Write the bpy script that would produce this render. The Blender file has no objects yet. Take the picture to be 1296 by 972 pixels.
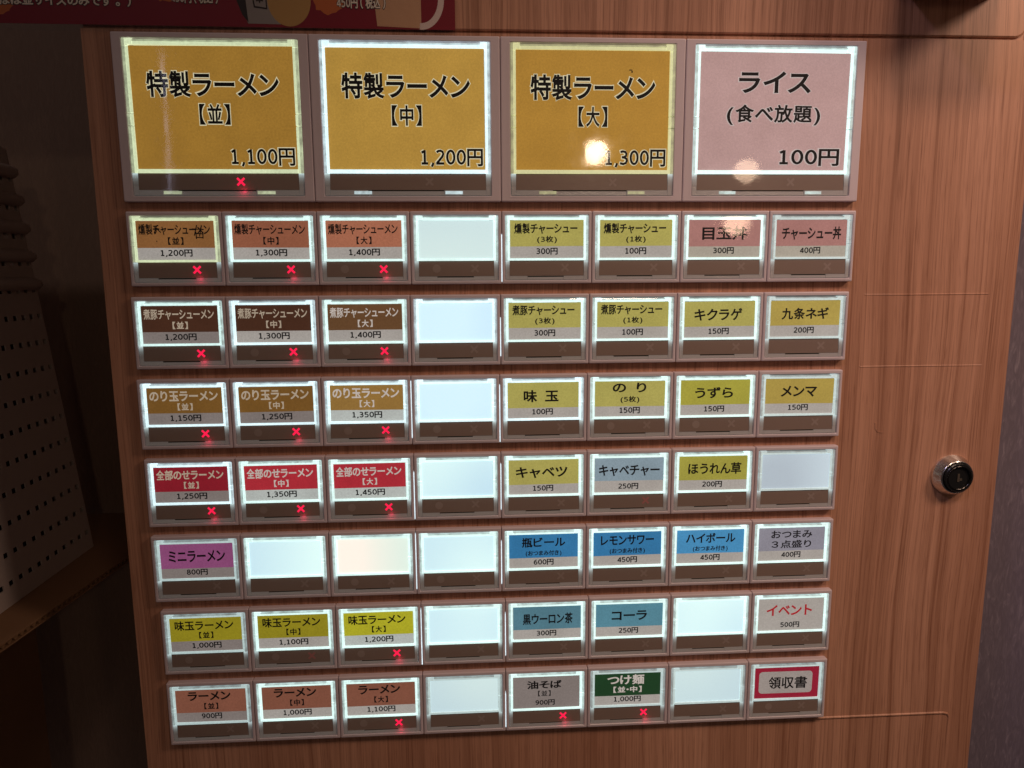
import bpy, bmesh, math, random
from mathutils import Matrix, Vector
random.seed(7)
S = bpy.context.scene
COL = S.collection

# ------------------------------------------------------------------ camera
cam = bpy.data.cameras.new('camera')
cam.sensor_width = 36.0
cam.lens = 25.251
cam.clip_start = 0.01
cam.clip_end = 50
cam_o = bpy.data.objects.new('camera', cam)
COL.objects.link(cam_o)
cam_o.matrix_world = Matrix(((0.99822828, 0.01508422, -0.05755656, -0.01580652),
                             (-0.05917836, 0.15119741, -0.98673059, -0.36158052),
                             (-0.00618166, 0.98838849, 0.15182219, -0.03051403),
                             (0, 0, 0, 1)))
S.camera = cam_o

# ------------------------------------------------------------------ world, lamps, exposure
w = bpy.data.worlds.new('World')
S.world = w
w.use_nodes = True
w.node_tree.nodes['Background'].inputs[0].default_value = (0.5, 0.37, 0.36, 1)
w.node_tree.nodes['Background'].inputs[1].default_value = 0.048


def lamp(name, loc, watts, col, radius):
    l = bpy.data.lights.new(name, 'POINT')
    l.energy = watts
    l.color = col
    l.shadow_soft_size = radius
    o = bpy.data.objects.new(name, l)
    o.location = loc
    COL.objects.link(o)
    return o


WARM = (1.0, 0.70, 0.52)


def aimed_spot(name, loc, aim, watts, radius, size, col=WARM):
    l = bpy.data.lights.new(name, 'SPOT')
    l.energy = watts
    l.color = col
    l.shadow_soft_size = radius
    l.spot_size = math.radians(size)
    l.spot_blend = 1.0
    o = bpy.data.objects.new(name, l)
    o.location = loc
    o.rotation_euler = (Vector(aim) - Vector(loc)).to_track_quat('-Z', 'Y').to_euler()
    COL.objects.link(o)


aimed_spot('aimed_spot', (0.60, -0.38, 0.36), (0.30, 0.0, -0.06), 7.8, 0.075, 72)
aimed_spot('aimed_spot', (0.27, -0.70, 0.80), (0.33, 0.0, -0.10), 15.0, 0.09, 56)  # second spot, added to lighten the shadow under the housing
aimed_spot('cool_wall_fill', (-0.63, -1.0, 0.95), (0.62, 0.22, -0.2), 9.0, 0.06, 24, (0.62, 0.55, 1.0))  # unseen cool spot added to tint the right wall and edge its shadow
lamp('pendant_bulb', (0.27, -1.29, 0.235), 1.3, (1.0, 0.74, 0.5), 0.023)
lamp('pendant_bulb', (0.585, -1.21, 0.185), 0.42, (1.0, 0.70, 0.48), 0.026)
lamp('pendant_bulb', (0.575, -1.23, 0.075), 0.58, (1.0, 0.66, 0.45), 0.027)
# tall narrow opening to the left, seen as a streak in the first big button
l = bpy.data.lights.new('door_gap_light', 'AREA')
l.shape = 'RECTANGLE'
l.size, l.size_y = 0.007, 0.26
l.energy = 0.018
l.color = (0.80, 0.76, 1.0)
o = bpy.data.objects.new('door_gap_light', l)
o.location = (-0.545, -1.0, 0.23)
o.rotation_euler = (math.radians(84), 0, math.radians(-30))
COL.objects.link(o)

lamp('warm_wall_fill', (-0.63, -1.0, 1.05), 3.8, (1.0, 0.80, 0.70), 0.06)  # unseen warm fill added to lift the left wall and tower

S.render.engine = 'CYCLES'
S.view_settings.view_transform = 'Standard'
S.view_settings.look = 'None'
S.view_settings.exposure = 0.0
S.view_settings.gamma = 1.0
S.view_settings.use_curve_mapping = False
S.cycles.use_denoising = True
S.cycles.use_adaptive_sampling = True
S.cycles.adaptive_threshold = 0.015
S.cycles.transparent_max_bounces = 24
S.cycles.max_bounces = 7
S.cycles.sample_clamp_indirect = 4.0

# ------------------------------------------------------------------ materials


def lin(c):
    c /= 255.0
    return c / 12.92 if c <= 0.04045 else ((c + 0.055) / 1.055) ** 2.4


def rgb(r, g, b):
    return (lin(r), lin(g), lin(b), 1.0)


MATS = {}


def new_mat(name):
    m = bpy.data.materials.new(name)
    m.use_nodes = True
    nt = m.node_tree
    return m, nt, nt.nodes['Principled BSDF']


def N(nt, kind, **kw):
    n = nt.nodes.new(kind)
    for k, v in kw.items():
        if k.startswith('_'):
            n.inputs[int(k[1:])].default_value = v
        else:
            setattr(n, k, v)
    return n


def plain(name, col, rough=0.5, metal=0.0, emit=None, estr=0.0, spec=0.5, bump=0.0, bscale=400):
    if name in MATS:
        return MATS[name]
    m, nt, p = new_mat(name)
    p.inputs['Base Color'].default_value = (*col[:3], 1)
    p.inputs['Roughness'].default_value = rough
    p.inputs['Metallic'].default_value = metal
    p.inputs['Specular IOR Level'].default_value = spec
    if emit:
        p.inputs['Emission Color'].default_value = (*emit[:3], 1)
        p.inputs['Emission Strength'].default_value = estr
    if bump:
        tc = N(nt, 'ShaderNodeTexCoord')
        no = N(nt, 'ShaderNodeTexNoise')
        no.inputs['Scale'].default_value = bscale
        no.inputs['Detail'].default_value = 4
        b = N(nt, 'ShaderNodeBump')
        b.inputs['Strength'].default_value = bump
        b.inputs['Distance'].default_value = 0.0005
        nt.links.new(tc.outputs['Object'], no.inputs['Vector'])
        nt.links.new(no.outputs['Fac'], b.inputs['Height'])
        nt.links.new(b.outputs['Normal'], p.inputs['Normal'])
    MATS[name] = m
    return m


def ramp(nt, stops):
    r = nt.nodes.new('ShaderNodeValToRGB')
    e = r.color_ramp.elements
    e[0].position, e[0].color = stops[0]
    e[1].position, e[1].color = stops[-1]
    for pos, c in stops[1:-1]:
        x = e.new(pos)
        x.color = c
    return r


def wood_material():
    m, nt, p = new_mat('wood_film')
    L = nt.links.new
    tc = N(nt, 'ShaderNodeTexCoord')
    # gentle sideways wander of the grain
    mpw = N(nt, 'ShaderNodeMapping')
    mpw.inputs['Scale'].default_value = (9, 1, 3.2)
    L(tc.outputs['Object'], mpw.inputs['Vector'])
    wn = N(nt, 'ShaderNodeTexNoise')
    wn.inputs['Scale'].default_value = 1.0
    wn.inputs['Detail'].default_value = 2
    L(mpw.outputs[0], wn.inputs['Vector'])
    sep = N(nt, 'ShaderNodeSeparateXYZ')
    L(tc.outputs['Object'], sep.inputs[0])
    ma = N(nt, 'ShaderNodeMath', operation='MULTIPLY_ADD')
    ma.inputs[1].default_value = 0.018
    L(wn.outputs['Fac'], ma.inputs[0])
    L(sep.outputs['X'], ma.inputs[2])

    def grain(sx, sz, detail, rough=0.6, off=0.0):
        x = N(nt, 'ShaderNodeMath', operation='MULTIPLY_ADD')
        x.inputs[1].default_value = sx
        x.inputs[2].default_value = off
        L(ma.outputs[0], x.inputs[0])
        z = N(nt, 'ShaderNodeMath', operation='MULTIPLY')
        z.inputs[1].default_value = sz
        L(sep.outputs['Z'], z.inputs[0])
        c = N(nt, 'ShaderNodeCombineXYZ')
        L(x.outputs[0], c.inputs[0])
        L(z.outputs[0], c.inputs[2])
        n = N(nt, 'ShaderNodeTexNoise')
        n.inputs['Scale'].default_value = 1.0
        n.inputs['Detail'].default_value = detail
        n.inputs['Roughness'].default_value = rough
        L(c.outputs[0], n.inputs['Vector'])
        return n.outputs['Fac']
    broad = grain(22, 1.1, 2, off=3.0)
    mid = grain(205, 1.6, 3, off=11.0)
    fine = grain(760, 7, 4, 0.7)
    pores = grain(1500, 45, 2, 0.6)
    r_broad = ramp(nt, [(0.30, (0.39, 0.188, 0.118, 1)), (0.5, (0.485, 0.245, 0.158, 1)), (0.72, (0.575, 0.305, 0.205, 1))])
    L(broad, r_broad.inputs[0])
    r_mid = ramp(nt, [(0.31, (0.72, 0.64, 0.59, 1)), (0.42, (0.90, 0.87, 0.85, 1)), (0.52, (1.0, 0.99, 0.98, 1)), (0.66, (1.12, 1.12, 1.12, 1))])
    L(mid, r_mid.inputs[0])
    r_fine = ramp(nt, [(0.36, (0.71, 0.65, 0.61, 1)), (0.5, (1, 1, 1, 1)), (0.7, (1.08, 1.07, 1.06, 1))])
    L(fine, r_fine.inputs[0])
    r_por = ramp(nt, [(0.33, (0.78, 0.74, 0.72, 1)), (0.45, (1, 1, 1, 1))])
    L(pores, r_por.inputs[0])
    cur = r_broad.outputs[0]
    for r in (r_mid, r_fine, r_por):
        mx = N(nt, 'ShaderNodeMix', data_type='RGBA', blend_type='MULTIPLY')
        mx.inputs['Factor'].default_value = 1.0
        L(cur, mx.inputs['A'])
        L(r.outputs[0], mx.inputs['B'])
        cur = mx.outputs['Result']
    L(cur, p.inputs['Base Color'])
    p.inputs['Roughness'].default_value = 0.42
    p.inputs['Specular IOR Level'].default_value = 0.4
    b = N(nt, 'ShaderNodeBump')
    b.inputs['Strength'].default_value = 0.12
    b.inputs['Distance'].default_value = 0.0004
    L(fine, b.inputs['Height'])
    L(b.outputs[0], p.inputs['Normal'])
    return m


def wall_material(name, cols):
    m, nt, p = new_mat(name)
    L = nt.links.new
    tc = N(nt, 'ShaderNodeTexCoord')
    mp = N(nt, 'ShaderNodeMapping')
    mp.inputs['Scale'].default_value = (260, 1, 60)
    mp.inputs['Rotation'].default_value = (0, math.radians(8), 0)
    L(tc.outputs['Object'], mp.inputs['Vector'])
    no = N(nt, 'ShaderNodeTexNoise')
    no.inputs['Scale'].default_value = 1.0
    no.inputs['Detail'].default_value = 5
    no.inputs['Distortion'].default_value = 1.6
    L(mp.outputs[0], no.inputs['Vector'])
    r = ramp(nt, [(0.42, (*cols[0], 1)), (0.60, (*cols[1], 1)), (0.74, (*cols[2], 1))])
    L(no.outputs['Fac'], r.inputs[0])
    L(r.outputs[0], p.inputs['Base Color'])
    p.inputs['Roughness'].default_value = 0.8
    b = N(nt, 'ShaderNodeBump')
    b.inputs['Strength'].default_value = 0.5
    b.inputs['Distance'].default_value = 0.0012
    L(no.outputs['Fac'], b.inputs['Height'])
    L(b.outputs[0], p.inputs['Normal'])
    return m


def clear_material():
    m = bpy.data.materials.new('clear_acrylic')
    m.use_nodes = True
    nt = m.node_tree
    nt.nodes.clear()
    L = nt.links.new
    out = N(nt, 'ShaderNodeOutputMaterial')
    tr = N(nt, 'ShaderNodeBsdfTransparent')
    tr.inputs[0].default_value = (0.975, 0.98, 0.98, 1)
    gl = N(nt, 'ShaderNodeBsdfGlossy')
    tc = N(nt, 'ShaderNodeTexCoord')
    geo = N(nt, 'ShaderNodeNewGeometry')
    # thin clear sheet: the same mirror share from either side (Schlick)
    dt = N(nt, 'ShaderNodeVectorMath', operation='DOT_PRODUCT')
    L(geo.outputs['Incoming'], dt.inputs[0])
    L(geo.outputs['Normal'], dt.inputs[1])
    ab = N(nt, 'ShaderNodeMath', operation='ABSOLUTE')
    L(dt.outputs['Value'], ab.inputs[0])
    sb = N(nt, 'ShaderNodeMath', operation='SUBTRACT')
    sb.inputs[0].default_value = 1.0
    L(ab.outputs[0], sb.inputs[1])
    pw = N(nt, 'ShaderNodeMath', operation='POWER')
    pw.inputs[1].default_value = 5.0
    L(sb.outputs[0], pw.inputs[0])
    fr = N(nt, 'ShaderNodeMath', operation='MULTIPLY_ADD')
    fr.inputs[1].default_value = 0.95
    fr.inputs[2].default_value = 0.04
    L(pw.outputs[0], fr.inputs[0])
    no = N(nt, 'ShaderNodeTexNoise')
    no.inputs['Scale'].default_value = 55
    no.inputs['Detail'].default_value = 1
    b = N(nt, 'ShaderNodeBump')
    b.inputs['Strength'].default_value = 0.22
    b.inputs['Distance'].default_value = 0.0002
    L(geo.outputs['Position'], no.inputs['Vector'])
    L(no.outputs['Fac'], b.inputs['Height'])
    L(b.outputs[0], gl.inputs['Normal'])
    # smeary finger film: roughness varies
    n2 = N(nt, 'ShaderNodeTexNoise')
    n2.inputs['Scale'].default_value = 160
    n2.inputs['Detail'].default_value = 5
    L(geo.outputs['Position'], n2.inputs['Vector'])
    mr = N(nt, 'ShaderNodeMapRange')
    mr.inputs['From Min'].default_value = 0.35
    mr.inputs['From Max'].default_value = 0.75
    mr.inputs['To Min'].default_value = 0.025
    mr.inputs['To Max'].default_value = 0.08
    L(n2.outputs['Fac'], mr.inputs['Value'])
    L(mr.outputs[0], gl.inputs['Roughness'])
    mx = N(nt, 'ShaderNodeMixShader')
    L(fr.outputs[0], mx.inputs[0])
    L(tr.outputs[0], mx.inputs[1])
    L(gl.outputs[0], mx.inputs[2])
    L(mx.outputs[0], out.inputs[0])
    return m


def backlit(name, col, strength, vary=0.10, scale=60, base=None, tint=None, fibre=.14):
    """paper or plastic lit from behind by the button's lamp"""
    if name in MATS:
        return MATS[name]
    m, nt, p = new_mat(name)
    L = nt.links.new
    geo = N(nt, 'ShaderNodeNewGeometry')
    no = N(nt, 'ShaderNodeTexNoise')
    no.inputs['Scale'].default_value = scale
    no.inputs['Detail'].default_value = 3 if fibre > .1 else 0
    L(geo.outputs['Position'], no.inputs['Vector'])
    c2 = tint or tuple(c * (1 - vary) for c in col[:3])
    r = ramp(nt, [(0.3, (*c2[:3], 1)), (0.7, (*[c * (1 + vary * .5) for c in col[:3]], 1))])
    L(no.outputs['Fac'], r.inputs[0])
    fib = N(nt, 'ShaderNodeTexNoise')      # paper fibre
    fib.inputs['Scale'].default_value = 1100
    fib.inputs['Detail'].default_value = 3
    L(geo.outputs['Position'], fib.inputs['Vector'])
    fr_ = ramp(nt, [(0.3, (1 - fibre, 1 - fibre, 1 - fibre, 1)), (0.7, (1 + fibre * .6, 1 + fibre * .6, 1 + fibre * .6, 1))])
    L(fib.outputs['Fac'], fr_.inputs[0])
    mx = N(nt, 'ShaderNodeMix', data_type='RGBA', blend_type='MULTIPLY')
    mx.inputs['Factor'].default_value = 1.0
    L(r.outputs[0], mx.inputs['A'])
    L(fr_.outputs[0], mx.inputs['B'])
    p.inputs['Base Color'].default_value = (*(base or [min(.6, c * .45 + .02) for c in col[:3]])[:3], 1)
    p.inputs['Roughness'].default_value = 0.7
    p.inputs['Specular IOR Level'].default_value = 0.2
    L(mx.outputs['Result'], p.inputs['Emission Color'])
    p.inputs['Emission Strength'].default_value = strength
    MATS[name] = m
    return m


WOOD = wood_material()
WALLR = wall_material('fibre_wallpaper', ((0.20, 0.165, 0.215), (0.24, 0.198, 0.255), (0.34, 0.285, 0.35)))
WALLL = wall_material('brown_wallpaper', ((0.34, 0.235, 0.185), (0.36, 0.25, 0.195), (0.39, 0.27, 0.21)))
CLEAR = clear_material()
BEZEL = plain('bezel_plastic', (0.69, 0.58, 0.62), 0.34, bump=0.05, bscale=900)
WINDOW = plain('smoked_window', (0.30, 0.215, 0.18), 0.28, spec=0.45, bump=0.12, bscale=350)
FROST = plain('clear_edge_plastic', (0.50, 0.45, 0.44), 0.15, emit=(0.75, 0.95, 0.95), estr=0.025, bump=0.2, bscale=700)
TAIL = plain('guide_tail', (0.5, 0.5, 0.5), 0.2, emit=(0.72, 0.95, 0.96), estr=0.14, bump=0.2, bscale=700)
TAILS = [plain('guide_tail_%d' % q, (0.5, 0.48, 0.48), 0.2, emit=(0.72, 0.95, 0.96), estr=0.55 * 0.62 ** q, bump=0.2, bscale=700) for q in range(8)]  # emission drops step by step to paint light fading along the guide
SLOT = plain('slot_dark', (0.03, 0.028, 0.022), 0.4)
INK = plain('black_ink', (0.018, 0.018, 0.02), 0.6, spec=0.2)
REDINK = backlit('red_ink', rgb(165, 28, 38), 0.85)
FAINT = plain('unlit_mark', (0.37, 0.28, 0.245), 0.4)
LAMPRED = plain('red_lamp', (0.5, 0.02, 0.05), 0.4, emit=(1.0, 0.012, 0.075), estr=1.05)
LAMPDIM = plain('red_lamp_dim', (0.50, 0.20, 0.19), 0.4)
CHROME = plain('chrome', (0.86, 0.84, 0.82), 0.22, metal=1.0)
BLACKP = plain('black_plastic', (0.012, 0.012, 0.012), 0.25)
GLOW = {}
for k_, c_, e_ in (('cool', (0.70, 0.94, 1.0), 1.2), ('mint', (0.68, 0.96, 0.92), 1.12), ('warm', (0.66, 0.78, 0.48), 0.95), ('gold', (0.64, 0.66, 0.30), 0.82), ('dim', (0.46, 0.63, 0.63), 0.85)):
    GLOW[k_] = backlit('glow_' + k_, c_, e_, .12, 45, base=(.6, .6, .6), tint=tuple(v * .84 for v in c_))
    GLOW[k_ + '2'] = backlit('glow2_' + k_, c_, e_ * .62, .3, 260, base=(.5, .5, .5), tint=tuple(v * .5 for v in c_))

# ------------------------------------------------------------------ mesh helpers


def mesh_obj(name, verts, faces, mat, parent=None, loc=(0, 0, 0), smooth=False):
    me = bpy.data.meshes.new(name)
    me.from_pydata(verts, [], faces)
    me.update()
    if smooth:
        for p_ in me.polygons:
            p_.use_smooth = True
    me.materials.append(mat)
    return link(name, me, parent, loc)


def link(name, me, parent=None, loc=(0, 0, 0)):
    o = bpy.data.objects.new(name, me)
    o.location = loc
    o.parent = parent
    COL.objects.link(o)
    return o


def empty(name, loc=(0, 0, 0), parent=None):
    o = bpy.data.objects.new(name, None)
    o.location = loc
    o.parent = parent
    o.empty_display_size = 0.01
    COL.objects.link(o)
    return o


class MB:
    """collects boxes, sweeps and plates for one mesh"""

    def __init__(s):
        s.v, s.f = [], []

    def box(s, x0, x1, y0, y1, z0, z1):
        b = len(s.v)
        s.v += [(x0, y0, z0), (x1, y0, z0), (x1, y1, z0), (x0, y1, z0), (x0, y0, z1), (x1, y0, z1), (x1, y1, z1), (x0, y1, z1)]
        s.f += [tuple(b + i for i in q) for q in ((0, 3, 2, 1), (4, 5, 6, 7), (0, 1, 5, 4), (1, 2, 6, 5), (2, 3, 7, 6), (3, 0, 4, 7))]
        return s

    def loops(s, ls, close_front=False, close_back=False):
        """quads between successive closed loops (counter-clockwise seen from the front, -Y)"""
        b = len(s.v)
        n = len(ls[0])
        for l in ls:
            s.v += l
        for k in range(len(ls) - 1):
            for i in range(n):
                j = (i + 1) % n
                s.f.append((b + k * n + i, b + k * n + j, b + (k + 1) * n + j, b + (k + 1) * n + i))
        if close_front:
            s.f.append(tuple(b + (len(ls) - 1) * n + i for i in range(n)))
        if close_back:
            s.f.append(tuple(b + i for i in reversed(range(n))))
        return s

    def build(s, name, mat, parent=None, loc=(0, 0, 0), smooth=False):
        return mesh_obj(name, s.v, s.f, mat, parent, loc, smooth)


def rrect(x0, x1, z0, z1, r, y, n=4):
    pts = []
    r = max(r, 1e-5)
    for cx, cz, a0 in ((x1 - r, z0 + r, -90), (x1 - r, z1 - r, 0), (x0 + r, z1 - r, 90), (x0 + r, z0 + r, 180)):
        for i in range(n + 1):
            a = math.radians(a0 + 90 * i / n)
            pts.append((cx + r * math.cos(a), y, cz + r * math.sin(a)))
    return pts


def circ(cx, cz, r, y, n=40):
    return [(cx + r * math.cos(2 * math.pi * i / n), y, cz + r * math.sin(2 * math.pi * i / n)) for i in range(n)]


# ------------------------------------------------------------------ lettering
GLYPHS = {}


def oval(cx, cy, rx, ry, n=20):
    return [(cx + rx * math.sin(2 * math.pi * i / n), cy + ry * math.cos(2 * math.pi * i / n)) for i in range(n + 1)]


SIX = [(.42, .67), (.27, .66), (.13, .54), (.075, .34), (.09, .16), (.17, .06), (.28, .035), (.40, .10), (.44, .22), (.40, .35), (.28, .42), (.16, .39), (.085, .28)]
STROKES = {
    '0': [oval(.27, .365, .195, .325)],
    '1': [[(.12, .585), (.29, .68)], [(.29, .72), (.29, .0)], [(.11, .04), (.47, .04)]],
    '2': [[(.07, .60), (.15, .67), (.27, .69), (.39, .64), (.43, .53), (.38, .40), (.22, .21), (.07, .05)], [(.03, .04), (.47, .04)]],
    '3': [[(.07, .65), (.2, .69), (.34, .66), (.41, .57), (.38, .45), (.27, .39), (.15, .385)], [(.15, .385), (.3, .37), (.42, .30), (.44, .19), (.37, .08), (.23, .035), (.05, .08)]],
    '4': [[(.37, 0), (.37, .72)], [(.37, .69), (.05, .20)], [(.01, .19), (.50, .19)]],
    '5': [[(.44, .68), (.08, .68)], [(.12, .70), (.10, .36)], [(.10, .39), (.22, .43), (.36, .40), (.44, .28), (.42, .14), (.32, .05), (.18, .035), (.05, .07)]],
    '6': [SIX],
    '9': [[(.52 - x, .725 - y) for x, y in SIX]],
    '8': [oval(.27, .54, .155, .15), oval(.27, .20, .19, .165)],
    ',': [[(.14, .08), (.13, .0), (.06, -.13)]],
}


def ribbon(pts, t, z, vs, fs):
    b = len(vs)
    n = len(pts)
    closed = abs(pts[0][0] - pts[-1][0]) + abs(pts[0][1] - pts[-1][1]) < 1e-6
    for i, p in enumerate(pts):
        a = pts[i - 1] if i else (pts[-2] if closed else p)
        c = pts[i + 1] if i < n - 1 else (pts[1] if closed else p)
        d = Vector((c[0] - a[0], c[1] - a[1])).normalized()
        vs += [(p[0] - d.y * t, p[1] + d.x * t, z), (p[0] + d.y * t, p[1] - d.x * t, z)]
    for i in range(n - 1):
        fs.append((b + 2 * i + 1, b + 2 * i + 3, b + 2 * i + 2, b + 2 * i))




def glyph(ch, bold):
    key = (ch, bold)
    if key in GLYPHS:
        return GLYPHS[key]
    if ch in STROKES:
        vs, fs = [], []
        for k_, pts in enumerate(STROKES[ch]):
            ribbon(pts, 0.043 + bold * .9, 0.01 * (1 + .12 * k_), vs, fs)
        GLYPHS[key] = (vs, fs)
        return GLYPHS[key]
    cu = bpy.data.curves.new('glyph', 'FONT')
    cu.body = ch
    cu.resolution_u = 4
    cu.dimensions = '2D'
    cu.fill_mode = 'FRONT' if bold else 'BOTH'
    cu.bevel_depth = bold
    cu.bevel_resolution = 0
    ob = bpy.data.objects.new('glyph', cu)
    COL.objects.link(ob)
    bpy.context.view_layer.update()
    me = bpy.data.meshes.new_from_object(ob.evaluated_get(bpy.context.evaluated_depsgraph_get()))
    vs = [tuple(v.co) for v in me.vertices]
    fs = [tuple(p_.vertices) for p_ in me.polygons]
    bpy.data.meshes.remove(me)
    bpy.data.objects.remove(ob)
    bpy.data.curves.remove(cu)
    GLYPHS[key] = (vs, fs)
    return GLYPHS[key]


ADV = {' ': 0.5, ',': 0.28, '(': 0.45, ')': 0.45, '【': 0.62, '】': 0.62, '・': 0.5}


def text_mesh(s, cx, cz, width, height, y, bold=0.02, grow=0.0):
    """flat lettering fitted to a box width x height centred on cx, cz"""
    V, F = [], []
    x = 0.0
    for ch in s:
        adv = ADV.get(ch, 0.58 if ch in '0123456789' else 0.94)
        if ch != ' ':
            vs, fs = glyph(ch, bold + grow)
            if vs:
                gx0 = min(v[0] for v in vs) + grow
                gx1 = max(v[0] for v in vs) - grow
                gw = gx1 - gx0
                sx = min(1.0, adv * 0.97 / gw) if gw > 0 else 1
                if ch in '【】':
                    sx = min(1.0, 0.5 / gw)
                gc = (gx0 + gx1) / 2
                b = len(V)
                V += [((v[0] - gc) * sx + x + adv / 2, v[1], v[2]) for v in vs]
                F += [tuple(b + i for i in f) for f in fs]
        x += adv
    xs = [v[0] for v in V]
    zs = [v[1] for v in V]
    x0, x1, z0, z1 = min(xs) + grow, max(xs) - grow, min(zs) + grow, max(zs) - grow
    if '円' in s:
        z0, z1 = -0.08, 0.80
    kx, kz = width / (x1 - x0), height / (z1 - z0)
    ymx = max(v[2] for v in V) or 1
    return [(cx + (v[0] - (x0 + x1) / 2) * kx, y - 0.00004 * max(-1, v[2] / ymx), cz + (v[1] - (z0 + z1) / 2) * kz) for v in V], F


def lettering(name, s, cx, cz, width, height, y, mat, parent, bold=0.02, grow=0.0):
    V, F = text_mesh(s, cx, cz, width, height, y, bold, grow)
    return mesh_obj(name, V, F, mat, parent)


# ------------------------------------------------------------------ setting: walls
PY = 0.0035           # front face of the machine's panel
CL, CR = -0.1938, 0.2710
CT, CB = 0.30, -0.46
m = MB()
m.box(0.0, 1.6, 0.222, 0.30, -0.8, 0.9)
wall = m.build('wall_right', WALLR)
wall['kind'] = 'structure'
m = MB()
m.box(-1.6, -0.0005, 0.222, 0.30, -0.8, 0.9)
wall = m.build('wall_left', WALLL)
wall['kind'] = 'structure'

# ------------------------------------------------------------------ the machine
mach = empty('ticket_machine', (0, 0, 0))
mach['label'] = 'wood-grain ramen ticket machine with rows of lit menu buttons'
mach['category'] = 'ticket machine'


def relief(name, xs, zs, depth, back, mat, parent):
    """panel with shallow grooves (depth > 0) and ridges (depth < 0) cut as real steps; xs, zs ascending"""
    V, F = [], []

    def quad(*p_):
        b = len(V)
        V.extend(p_)
        F.append((b, b + 1, b + 2, b + 3))
    nx, nz = len(xs) - 1, len(zs) - 1
    D = [[depth((xs[i] + xs[i + 1]) / 2, (zs[k] + zs[k + 1]) / 2) for k in range(nz)] for i in range(nx)]

    def dd(i, k):
        return D[i][k] if 0 <= i < nx and 0 <= k < nz else back
    for i in range(nx):
        for k in range(nz):
            y = D[i][k]
            x0, x1, z0, z1 = xs[i], xs[i + 1], zs[k], zs[k + 1]
            quad((x0, y, z0), (x1, y, z0), (x1, y, z1), (x0, y, z1))
            if dd(i + 1, k) > y:
                q = dd(i + 1, k)
                quad((x1, y, z0), (x1, q, z0), (x1, q, z1), (x1, y, z1))
            if dd(i - 1, k) > y:
                q = dd(i - 1, k)
                quad((x0, q, z0), (x0, y, z0), (x0, y, z1), (x0, q, z1))
            if dd(i, k + 1) > y:
                q = dd(i, k + 1)
                quad((x0, y, z1), (x1, y, z1), (x1, q, z1), (x0, q, z1))
            if dd(i, k - 1) > y:
                q = dd(i, k - 1)
                quad((x0, q, z0), (x1, q, z0), (x1, y, z0), (x0, y, z0))
    return mesh_obj(name, V, F, mat, parent)


SEAM = 0.0838
G1, G2, G3 = -0.0425, -0.0803, -0.2820
GX0, GX1 = 0.1895, 0.2567


def depth(x, z):
    t = 0.0003
    if GX0 < x < GX1 and (abs(z - G1) < t or abs(z - G2) < t):
        return PY
    return PY


xs = sorted({CL, CR, 0.10, GX0, GX1, 0.2565, 0.2566, 0.2574})
zs = [CB, G3 - 0.05, G3 - 0.0006, G3 - 0.00045, G3 + 0.00045, G2 - 0.0003, G2 + 0.0003, G1 - 0.0003, G1 + 0.0003, SEAM - 0.0006]
relief('front_panel', xs, zs, depth, 0.02, WOOD, mach)
# ridge pressed up through the film, turning down at its right end
def ridge(path, hgts, hw):
    m = MB()
    for i, (x, z) in enumerate(path):
        a, c = path[max(i - 1, 0)], path[min(i + 1, len(path) - 1)]
        d = Vector((c[0] - a[0], c[1] - a[1])).normalized()
        for k_, y in ((hw, PY + .0001), (hw * .35, PY - hgts[i]), (-hw * .35, PY - hgts[i]), (-hw, PY + .0001)):
            m.v.append((x - d.y * k_, y, z + d.x * k_))
    for i in range(len(path) - 1):
        for k in range(3):
            m.f.append((4 * i + k, 4 * i + k + 1, 4 * i + 5 + k, 4 * i + 4 + k))
    return m.build('film_ridge', WOOD, mach)


ridge([(0.10, G3), (0.2530, G3), (0.2555, G3 - .0007), (0.2566, G3 - .0026), (0.2568, G3 - .0300)], (.0006, .0006, .0006, .0004, .00005), .0008)
ridge([(GX0, G1), (.21, G1 - .0001), (GX1, G1)], (.0001, .00022, .00022), .0006)
ridge([(GX0, G2), (.23, G2), (GX1, G2 - .0001)], (.00016, .0002, .0001), .0006)
# body behind the front panels
m = MB()
m.box(CL + 0.0005, CR - 0.0005, 0.0050, 0.2215, CB + 0.001, CT - 0.001)
m.build('cabinet_body', WOOD, mach)
# upper door with a rounded lower right corner, and the strip to its right
m = MB()
UX1 = 0.2640
ls = []
for ins, y in ((0, 0.0049), (0, PY + 0.0006), (0.0007, PY)):
    ls.append(rrect(CL + ins, UX1 - ins, SEAM + 0.0007 + ins, CT - ins, 0.0055, y, 6))
m.loops(ls, close_front=True)
m.build('upper_door', WOOD, mach)
m = MB()
m.box(UX1 + 0.0010, CR, PY, 0.0049, SEAM - 0.0003, CT)
m.build('side_strip', WOOD, mach)
# unit standing proud of the upper door, just above the picture's edge
m = MB()
ls = []
for ins, y in ((0, PY - 0.00005), (0, -0.0455), (0.0015, -0.0470)):
    ls.append(rrect(0.1985 + ins, 0.2482 - ins, 0.1028 + ins, 0.17 - ins, 0.006, y, 5))
m.loops(ls, close_front=True)
m.build('proud_housing', WOOD, mach)

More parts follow.
